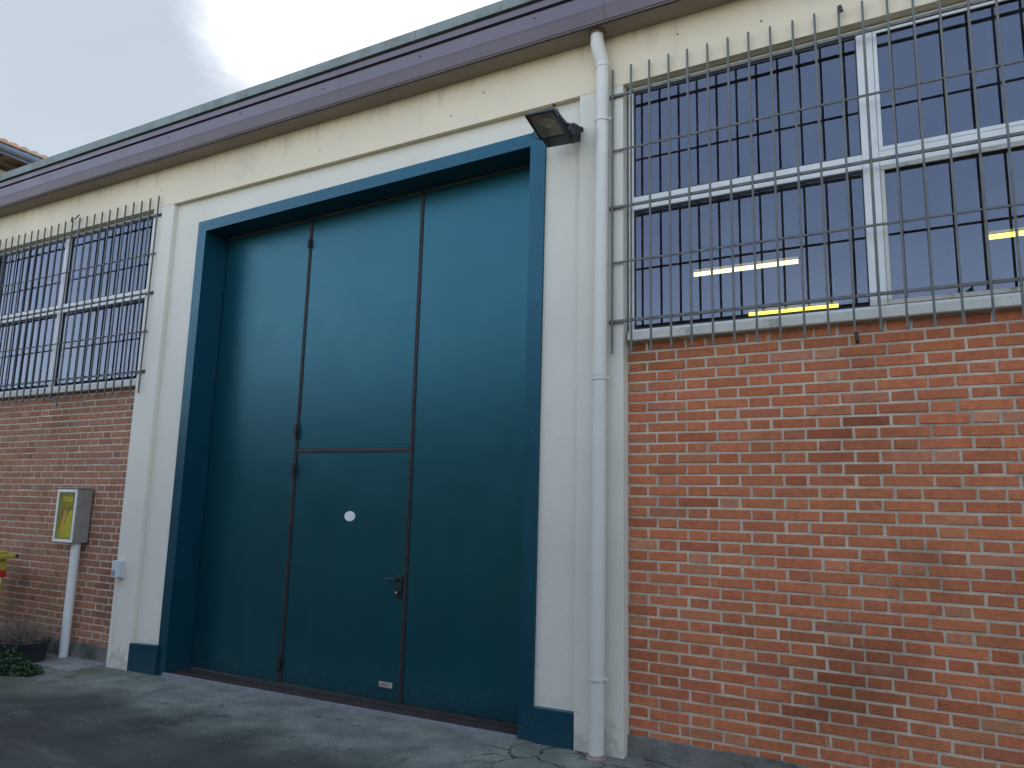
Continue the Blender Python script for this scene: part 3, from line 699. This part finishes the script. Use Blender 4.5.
# ------------------------------------------------------------------ rain pipe
PX, PY, PR = -1.893, -.066, .046
RP = thing('rain_pipe', (PX, PY, .02), 'pale cream round rain pipe running down the pilaster right of the door', 'rain pipe')
bm = B()
tube(bm, [(PX, PY, .03), (PX+.010, PY, 2.39), (PX+.018, PY, 4.60), (PX+.015, PY-.004, 4.66), (PX-.006, PY-.03, 4.755), (PX-.009, PY-.034, 4.80), (PX-.009, PY-.034, 4.868)], PR, 28)
smooth_angle(obj('pipe', bm, M['pipe'], RP), 50)
bm = B(); tube(bm, [(PX+.016, PY-.002, 4.64), (PX-.005, PY-.029, 4.75), (PX-.009, PY-.034, 4.79)], [PR+.003, PR+.005, PR+.003], 28)
tube(bm, [(PX+.018, PY, 4.60), (PX+.016, PY, 4.655)], PR+.0035, 28)
smooth_angle(obj('elbow', bm, M['pipe'], RP), 50)
bm = B(); tube(bm, [(PX+.009, PY, 2.385), (PX+.009, PY, 2.50)], PR+.003, 28); smooth_angle(obj('pipe_socket', bm, M['pipe'], RP))
bm = B(); tube(bm, [(PX-.009, PY-.034, 4.842), (PX-.009, PY-.034, 4.864)], .058, 28); smooth_angle(obj('outlet', bm, M['wood'], RP))
for z in (4.20, 2.372, .487):
    bm = B(); PX0, PX = PX, PX + .0042*z
    tube(bm, [(PX, PY, z-.009), (PX, PY, z+.009)], PR+.005, 28)
    box(bm, PX+PR+.001, PX+PR+.020, PY-.004, PY+.004, z-.010, z+.010, .002); box(bm, PX-PR-.012, PX-PR-.001, PY-.003, -.001, z-.008, z+.008)
    tube(bm, [(PX+PR+.012, PY-.012, z), (PX+PR+.012, PY+.014, z)], .005, 8)
    smooth_angle(obj('pipe_clip', bm, M['pipe'], RP)); PX = PX0
bm = B(); tube(bm, [(PX, PY, .015), (PX, PY, .034)], PR+.018, 24); tube(bm, [(PX, PY, .034), (PX, PY, .05)], PR+.006, 24); smooth_angle(obj('foot_collar', bm, mat('dirty_collar', (.33, .25, .23), .9, dirt=(.1, .06, .05), dscale=20), RP))

# ------------------------------------------------------------------ floodlight
FL = thing('floodlight', (-2.13, .05, 4.2), 'black floodlight on a wall bracket above the right corner of the door frame', 'floodlight')
fc = Vector((-2.165, -.298, 4.091)); pan = .079; tl = R(82)
nn = Vector((math.sin(pan)*math.cos(tl), -math.cos(pan)*math.cos(tl), -math.sin(tl)))
rr = Vector((math.cos(pan), math.sin(pan), 0)); uu = rr.cross(nn); uu = uu if uu.y < 0 else -uu
def fp(a, b_, c): return fc + rr*a + uu*b_ - nn*c      # across, outwards, back from the glass
def fbox(bm, a0, a1, b0, b1, c0, c1, bev=.0, sx=1., sy=1.):
    am, bmid = (a0+a1)/2, (b0+b1)/2
    q = [fp(a, b_, c0) for a, b_ in ((a0,b0),(a1,b0),(a1,b1),(a0,b1))] + [fp(am+(a-am)*sx, bmid+(b_-bmid)*sy, c1) for a, b_ in ((a0,b0),(a1,b0),(a1,b1),(a0,b1))]
    fs = hexa(bm, q)
    if bev:
        bmesh.ops.bevel(bm, geom=list({e for f in fs for e in f.edges}), offset=bev, segments=2, affect='EDGES')
bm = B()                                   # housing: rounded shell over the lamp, gear tray towards the wall
W2 = .100
for c0, c1, a0, b0, b1 in ((.0, .022, 1, -.085, .20), (.0222, .048, .97, -.08, .165), (.0482, .074, .92, -.075, .125), (.0742, .098, .82, -.065, .085), (.0982, .112, .64, -.05, .05)):
    fbox(bm, -W2*a0, W2*a0, b0, b1, c0, c1, .004, .95, .93)
fbox(bm, -W2, W2, -.200, -.087, .0, .07, .008, .95, .9)
for k in range(5): fbox(bm, -.06, .06, -.045+k*.018, -.04+k*.018, .10, .122, .001, .9)   # cooling fins
for k in range(6): fbox(bm, W2*.9, W2+.006, -.06+k*.026, -.054+k*.026, .012, .075-.006*k, .001)
smooth_angle(obj('housing', bm, M['black'], FL), 30)
bm = B()                                   # frame round the glass
for q in ((-W2-.004, W2+.004, .186, .204), (-W2-.004, W2+.004, -.088, -.070), (-W2-.004, -W2+.014, -.0695, .1855), (W2-.014, W2+.004, -.0695, .1855)):
    fbox(bm, *q, -.010, -.0005, .002)
obj('glass_frame', bm, M['black'], FL)
bm = B(); fbox(bm, -W2+.0145, W2-.0145, -.069, .185, -.005, -.001); obj('lamp_glass', bm, M['lampglass'], FL)
bm = B(); tube(bm, [fp(.012, .085, -.0052), fp(.012, .085, -.0062)], .055, 24); tube(bm, [fp(.018, .085, -.0063), fp(.018, .085, -.0072)], .026, 20); obj('reflector', bm, M['reflector'], FL)
bm = B()                                   # stirrup and wall bracket
for s in (-1, 1):
    a = fp(s*(W2+.012), -.05, .05); p2 = Vector((a.x, -.02, 4.205))
    tube(bm, [a + rr*s*-.010, a + rr*s*.008], .014, 10)
    tube(bm, [a, (a+p2)/2 + Vector((0, 0, .02)), p2], .009, 8)
box(bm, -2.29, -2.045, -.028, .005, 4.19, 4.22, .003)
box(bm, -2.17, -2.100, .0055, .049, 4.165, 4.245, .004)
tube(bm, [fp(.06, -.19, .04), Vector((-2.085, -.02, 4.12)), Vector((-2.075, .02, 4.16)), Vector((-2.09, .045, 4.21))], .008, 8)
for q in ((.0, .0), (.02, .03)): tube(bm, [(-2.075+q[0], -.03, 4.18+q[1]), (-2.055+q[0]*.5, -.075, 4.165+q[1])], .004, 6)
smooth_angle(obj('bracket', bm, M['black'], FL))
bm = B(); box(bm, -2.125, -2.052, -.150, -.032, 4.095, 4.186, .012, 3)
for q in range(4): box(bm, -2.0515, -2.044, -.142+.028*q, -.132+.028*q, 4.105, 4.175, .001)
tube(bm, [(-2.09, -.09, 4.187), (-2.09, -.09, 4.215), (-2.088, -.05, 4.222)], .012, 8)
smooth_angle(obj('gear_box', bm, M['black'], FL))
bm = B(); tube(bm, [fp(-W2, .02, .01), fp(-W2-.035, -.01, .0), fp(-W2-.045, -.05, .0), fp(-W2-.015, -.09, .01)], .0035, 6); obj('clip_wire', bm, M['black'], FL)

# ------------------------------------------------------------------ meter box on its post
MB = thing('notice_box', (-7.57, 0, gz(-7.57, 0)), 'grey metal box with a yellow notice in its white framed door, on a white post', 'cabinet')
bx0, bx1, by0, by1, bz0, bz1 = -7.822, -7.484, -.080, .074, 1.066, 1.600
bm = B(); box(bm, bx0, bx1, by0, by1, bz0, bz1, .006, 2); box(bm, bx0-.012, bx1+.012, by0-.014, by1, bz1+.001, bz1+.014, .003)
for q in range(3): box(bm, bx1+.0005, bx1+.006, by0+.06, by0+.10, bz1-.12-.022*q, bz1-.112-.022*q)
obj('case', bm, M['greybox'], MB)
bm = B()
t_ = .030
for q in ((bx0+.004, bx1-.004, bz1-.035, bz1-.006), (bx0+.004, bx1-.004, bz0+.006, bz0+.035), (bx0+.004, bx0+t_, bz0+.0355, bz1-.0355), (bx1-t_, bx1-.004, bz0+.0355, bz1-.0355)):
    box(bm, q[0], q[1], by0-.012, by0-.0005, q[2], q[3], .002)
obj('door_frame', bm, M['whitelabel'], MB)
bm = B(); box(bm, bx0+t_+.001, bx1-t_-.001, by0-.004, by0-.0006, bz0+.036, bz1-.036); PP = obj('notice', bm, M['olive'], MB)
PP['label'] = 'yellow notice sheet with an olive border and print'
bm = B(); y_ = by0-.0046
nx0, nx1, nz0, nz1 = bx0+t_, bx1-t_, bz0+.036, bz1-.036
def pol(bm, pts, y0, y1):
    a = [bm.verts.new((nx0+(nx1-nx0)*u, y0, nz0+(nz1-nz0)*v)) for u, v in pts]; b_ = [bm.verts.new((v.co.x, y1, v.co.z)) for v in a]
    bm.faces.new(a); bm.faces.new(b_[::-1]); n = len(a)
    for i in range(n): bm.faces.new((a[i], b_[i], b_[(i+1)%n], a[(i+1)%n]))
pol(bm, [(.22, .03), (.92, .03), (.95, .60), (.80, .62), (.66, .55), (.60, .40), (.50, .32), (.24, .30)], y_-.001, by0-.0041)
pol(bm, [(.28, .80), (.86, .80), (.86, .91), (.28, .91)], y_-.001, by0-.0041)
obj('yellow_print', bm, M['paper'], PP)
bm = B()
pol(bm, [(.30, .30), (.44, .60), (.62, .62), (.58, .46), (.48, .36), (.42, .05), (.30, .05)], y_-.0016, y_-.0011)
obj('orange_print', bm, M['orange'], PP)
bm = B()
for q in range(5): pol(bm, [(.34, .83+.016*q), (.80-.06*(q%2), .83+.016*q), (.80-.06*(q%2), .836+.016*q), (.34, .836+.016*q)], y_-.0018, y_-.0011)
for q in range(4): pol(bm, [(.34, .70+.022*q), (.78, .70+.022*q), (.78, .706+.022*q), (.34, .706+.022*q)], y_-.0008, by0-.0041)
for q in range(4): pol(bm, [(.06, .06+.04*q), (.20, .06+.04*q), (.20, .075+.04*q), (.06, .075+.04*q)], y_-.0008, by0-.0041)
obj('print_line', bm, M['paper'], PP)
bm = B(); tube(bm, [(-7.552, .0, gz(-7.57, 0)-.02), (-7.552, 0, bz0-.001)], .043, 24)
smooth_angle(obj('post', bm, mat('white_post_paint', (.66, .66, .63), .5, var=.06, vscale=6, dirt=(.28, .22, .17), dscale=8, dlo=.66, dhi=.78), MB))

# small grey box on the left pilaster
SB = thing('junction_box', (-6.785, 0, .775), 'small pale grey plastic box fixed low on the left pilaster', 'junction box')
bm = B(); box(bm, -6.822, -6.748, -.080, -.026, .785, .935, .006, 2); obj('cover', bm, M['lightplastic'], SB)
bm = B(); box(bm, -6.815, -6.742, -.0255, -.0005, .775, .940, .003, 2); obj('back_box', bm, M['lightplastic'], SB)
bm = B(); box(bm, -6.812, -6.758, -.083, -.0805, .80, .85, .001); obj('lens', bm, mat('smoked_lens', (.25, .28, .32), .3), SB)

# ------------------------------------------------------------------ yellow bin at the left edge
BX, BY = -8.66, -.42
YBN = thing('yellow_bin', (BX, BY, gz(BX, BY)), 'yellow plastic bin with red and white stickers at the left edge by the brick wall', 'bin')
bm = B()
hexa(bm, [(BX-.22, BY-.20, gz(BX, BY)+.03), (BX+.22, BY-.20, gz(BX, BY)+.03), (BX+.22, BY+.19, gz(BX, BY)+.03), (BX-.22, BY+.19, gz(BX, BY)+.03),
          (BX-.28, BY-.26, .875), (BX+.30, BY-.26, .875), (BX+.30, BY+.24, .875), (BX-.28, BY+.24, .875)])
bmesh.ops.bevel(bm, geom=list(bm.edges), offset=.03, segments=4, affect='EDGES')
smooth_angle(obj('body', bm, M['yellow'], YBN), 40)
bm = B(); box(bm, BX-.32, BX+.35, BY-.30, BY+.27, .877, .925, .015, 3); box(bm, BX-.28, BX+.30, BY-.25, BY+.22, .9255, .955, .012, 3)
smooth_angle(obj('lid', bm, M['yellow'], YBN), 40)
bm = B(); tube(bm, [(BX+.20, BY+.275, .905), (BX+.36, BY+.275, .905)], .018, 10); obj('handle', bm, M['blackplastic'], YBN)
def side_sticker(name, z0, z1, y0, y1, m, lift):
    bm = B()
    def xs_(z): return BX+.22 + .08*(z-.0)/.875 + lift
    hexa(bm, [(xs_(z0)-.004, y0, z0), (xs_(z0), y0, z0), (xs_(z0), y1, z0), (xs_(z0)-.004, y1, z0), (xs_(z1)-.004, y0, z1), (xs_(z1), y0, z1), (xs_(z1), y1, z1), (xs_(z1)-.004, y1, z1)])
    return obj(name, bm, m, YBN)
side_sticker('sticker', .695, .765, BY-.20, BY+.215, M['red'], .012)['label'] = 'red sticker'
side_sticker('sticker', .575, .690, BY-.18, BY+.18, M['whitelabel'], .008)['label'] = 'white sticker'

# ------------------------------------------------------------------ planter with dry stems and green leaves
PC = Vector((-7.74, -.31, gz(-7.7, -.3)))
PT = thing('plant_pot', PC, 'dark plastic tub of dry twigs with green leaves spilling out at the left edge', 'potted plant')
bm = B()
prof = [(.22, 0), (.23, .02), (.265, .19), (.275, .20), (.275, .215), (.26, .215), (.25, .19), (.0, .18)]
n = 40; rings = []
for r_, z_ in prof: rings.append([bm.verts.new((PC.x + r_*1.05*math.cos(2*math.pi*k/n), PC.y + r_*.85*math.sin(2*math.pi*k/n), PC.z + z_)) for k in range(n)] if r_ else [bm.verts.new((PC.x, PC.y, PC.z+z_))])
for a, b_ in zip(rings, rings[1:]):
    for k in range(n):
        if len(b_) == 1: bm.faces.new((a[k], a[(k+1)%n], b_[0]))
        else: bm.faces.new((a[k], a[(k+1)%n], b_[(k+1)%n], b_[k]))
bm.faces.new(rings[0][::-1])
smooth_angle(obj('pot', bm, M['blackplastic'], PT), 35)
rnd = random.Random(21); bm = B()
for i in range(300):                       # dry stems, branching
    a = rnd.uniform(0, 6.28); r_ = rnd.uniform(0, .23)
    p = Vector((PC.x + r_*math.cos(a), PC.y + r_*math.sin(a)*.8, PC.z+.2))
    d = Vector((math.cos(a)*rnd.uniform(.1, .9), math.sin(a)*rnd.uniform(.1, .9), rnd.uniform(.4, 1.2))).normalized()
    pts = [p.copy()]; L_ = rnd.uniform(.12, .34)
    for k in range(4):
        d = (d + Vector((rnd.uniform(-.45, .45), rnd.uniform(-.45, .45), rnd.uniform(-.5, .25)))).normalized(); p = p + d*L_/4; pts.append(p.copy())
    tube(bm, pts, [.0028, .0025, .002, .0016, .001], 4)
    q = pts[2]
    for s in range(2):
        d2 = (d + Vector((rnd.uniform(-1, 1), rnd.uniform(-1, 1), rnd.uniform(-.6, .6)))).normalized()
        tube(bm, [q, q + d2*rnd.uniform(.03, .09)], [.0016, .0008], 3)
obj('dry_twigs', bm, M['twig'], PT)
bm = B()
def leafq(bm, p, s, rnd):
    d = Vector((rnd.uniform(-1, 1), rnd.uniform(-1, .6), rnd.uniform(-.3, .9))).normalized(); e = d.cross(Vector((rnd.uniform(-1, 1), rnd.uniform(-1, 1), 1))).normalized()
    f = d.cross(e)*s*.15
    v = [bm.verts.new(q) for q in (p, p+d*s*.35+e*s*.28+f, p+d*s*.8+e*s*.2+f, p+d*s, p+d*s*.8-e*s*.2+f, p+d*s*.35-e*s*.28+f)]
    bm.faces.new((v[0], v[1], v[2], v[3])); bm.faces.new((v[0], v[3], v[4], v[5]))
for i in range(2700):
    cx, cy, sx, sy, h = rnd.choice(((-7.17, -.56, .17, .12, .11), (-7.28, -.58, .17, .13, .13), (-7.42, -.66, .20, .13, .18), (-7.64, -.70, .2, .12, .22), (-7.40, -.52, .16, .1, .2), (-7.46, -.56, .2, .1, .26)))
    a = rnd.uniform(0, 6.28); rad = math.sqrt(rnd.random())
    x_, y_2 = cx + sx*rad*math.cos(a), cy + sy*rad*math.sin(a)
    z_ = gz(x_, y_2) + h*rnd.random()**.7*max(.15, 1-rad*.75)
    leafq(bm, Vector((x_, y_2, z_)), rnd.uniform(.022, .045), rnd)
for i in range(60):
    cx, cy = rnd.choice(((-7.28, -.58), (-7.42, -.62), (-7.62, -.66)))
    a = rnd.uniform(0, 6.28); p0 = Vector((cx+rnd.uniform(-.08, .08), cy+rnd.uniform(-.04, .04), gz(cx, cy)))
    tube(bm, [p0, p0 + Vector((math.cos(a)*.06, math.sin(a)*.05, .10)), p0 + Vector((math.cos(a)*.14, math.sin(a)*.10, .13))], [.003, .002, .001], 4)
obj('foliage', bm, M['leaf'], PT)

# ------------------------------------------------------------------ lit fluorescent tubes in the hall
def lamp_tube(x0, x1, y, z, m, label):
    T = thing('fluorescent_lamp', ((x0+x1)/2, y, z), label, 'ceiling light', 'lit tubes in the hall')
    bm = B(); tube(bm, [(x0, y, z), (x1, y, z)], .026, 12); smooth_angle(obj('tube', bm, m, T))
    bm = B(); box(bm, x0-.03, x1+.03, y-.04, y+.04, z+.045, z+.10, .004); box(bm, x0-.03, x0-.001, y-.03, y+.03, z-.03, z+.0445); box(bm, x1+.001, x1+.03, y-.03, y+.03, z-.03, z+.0445)
    for s in (x0+.2, x1-.2): tube(bm, [(s, y, z+.10), (s, y, 4.62)], .004, 6)
    obj('fitting', bm, M['greybox'], T)
lamp_tube(-2.36, -1.18, 4.0, 4.325, M['tube_w'], 'whitish lit tube seen through the right window, left of the window mullion')
lamp_tube(.606, 1.80, 4.0, 4.315, M['tube_y'], 'yellow lit tube at the right edge of the photo, right of the window mullion')
lamp_tube(-2.20, -1.0, 6.3, 4.37, M['tube_y'], 'yellow lit tube lowest in the right window, just above the sill')

# ------------------------------------------------------------------ neighbouring house with a clay tile roof
NB = thing('neighbour_house', (-20, 6, 0), 'taller ochre house with clay tile roof behind the left end of the eaves', 'house')
ex, ez = -18.0, 9.33
bm = B(); box(bm, -27, ex-.75, -3, 16, -.3, ez-.25); obj('wall', bm, M['farwall'], NB)
bm = B(); box(bm, ex-.748, ex-.02, -3.6, 16.6, ez-.06, ez-.02); o = obj('soffit', bm, M['wood'], NB)
bm = B(); y = -3.5
while y < 16.4: box(bm, ex-.745, ex-.10, y, y+.12, ez-.20, ez-.062); y += .6
obj('rafter', bm, M['wood'], NB)
bm = B(); tube(bm, [(ex+.0, -3.7, ez-.03), (ex+.0, 16.7, ez-.03)], .085, 14); box(bm, ex-.08, ex-.021, -3.7, 16.7, ez-.16, ez+.03); smooth_angle(obj('gutter', bm, M['gutterblue'], NB))
bm = B(); y = -3.7
while y < 16.6:                            # half-round tiles running up the slope
    rws = []
    for k, (xx, zz) in enumerate(((ex+.06, ez+.07), (ex-1.5, ez+.55), (ex-4.2, ez+1.4))):
        rws.append([bm.verts.new((xx, y+.105+.105*math.cos(math.pi*q/6), zz+.095*math.sin(math.pi*q/6))) for q in range(7)])
    for a, b_ in zip(rws, rws[1:]):
        for q in range(6): bm.faces.new((a[q], a[q+1], b_[q+1], b_[q]))
    bm.faces.new(rws[0])
    y += .225
RF = smooth_angle(obj('roof', bm, M['tile'], NB), 50)
bm = B(); hexa(bm, [(ex-4.2, -3.7, ez-.0), (ex-.04, -3.7, ez-.019), (ex-.04, 16.7, ez-.019), (ex-4.2, 16.7, ez), (ex-4.2, -3.7, ez+1.41), (ex-.04, -3.7, ez+.095), (ex-.04, 16.7, ez+.095), (ex-4.2, 16.7, ez+1.41)])
obj('tile_bed', bm, M['tileend'], RF)

# ------------------------------------------------------------------ unseen trees added behind the camera to shade the lower wall and darken reflections
def blocker_tree_row():
    rnd = random.Random(4); bm = B()
    for i in range(22):
        x = -44 + i*3.2 + rnd.uniform(-1, 1); y = -8.6 + rnd.uniform(-.4, .4); h = rnd.uniform(4.3, 5.1)
        for k in range(1500):
            a, b_ = rnd.uniform(0, 6.28), rnd.uniform(-1, 1); r_ = rnd.random()**.4
            c = Vector((x + 2.7*r_*math.cos(a)*math.sqrt(1-b_*b_), y + 1.3*r_*math.sin(a)*math.sqrt(1-b_*b_), h*.48 + h*.52*r_*b_))
            s = rnd.uniform(.12, .32)
            u = Vector((rnd.uniform(-1, 1), rnd.uniform(-1, 1), rnd.uniform(-1, 1))).normalized(); v = u.cross(Vector((rnd.uniform(-1, 1), 1, rnd.uniform(-1, 1)))).normalized()
            bm.faces.new([bm.verts.new(q) for q in (c-u*s, c+v*s*.6, c+u*s, c-v*s*.6)])
    return tag(obj('blocker_hedge', bm, M['blockerleaf']), 'added row of dark green trees out of view, shading the wall and mirrored in the glossy door', 'trees', kind='stuff')
blocker_tree_row()
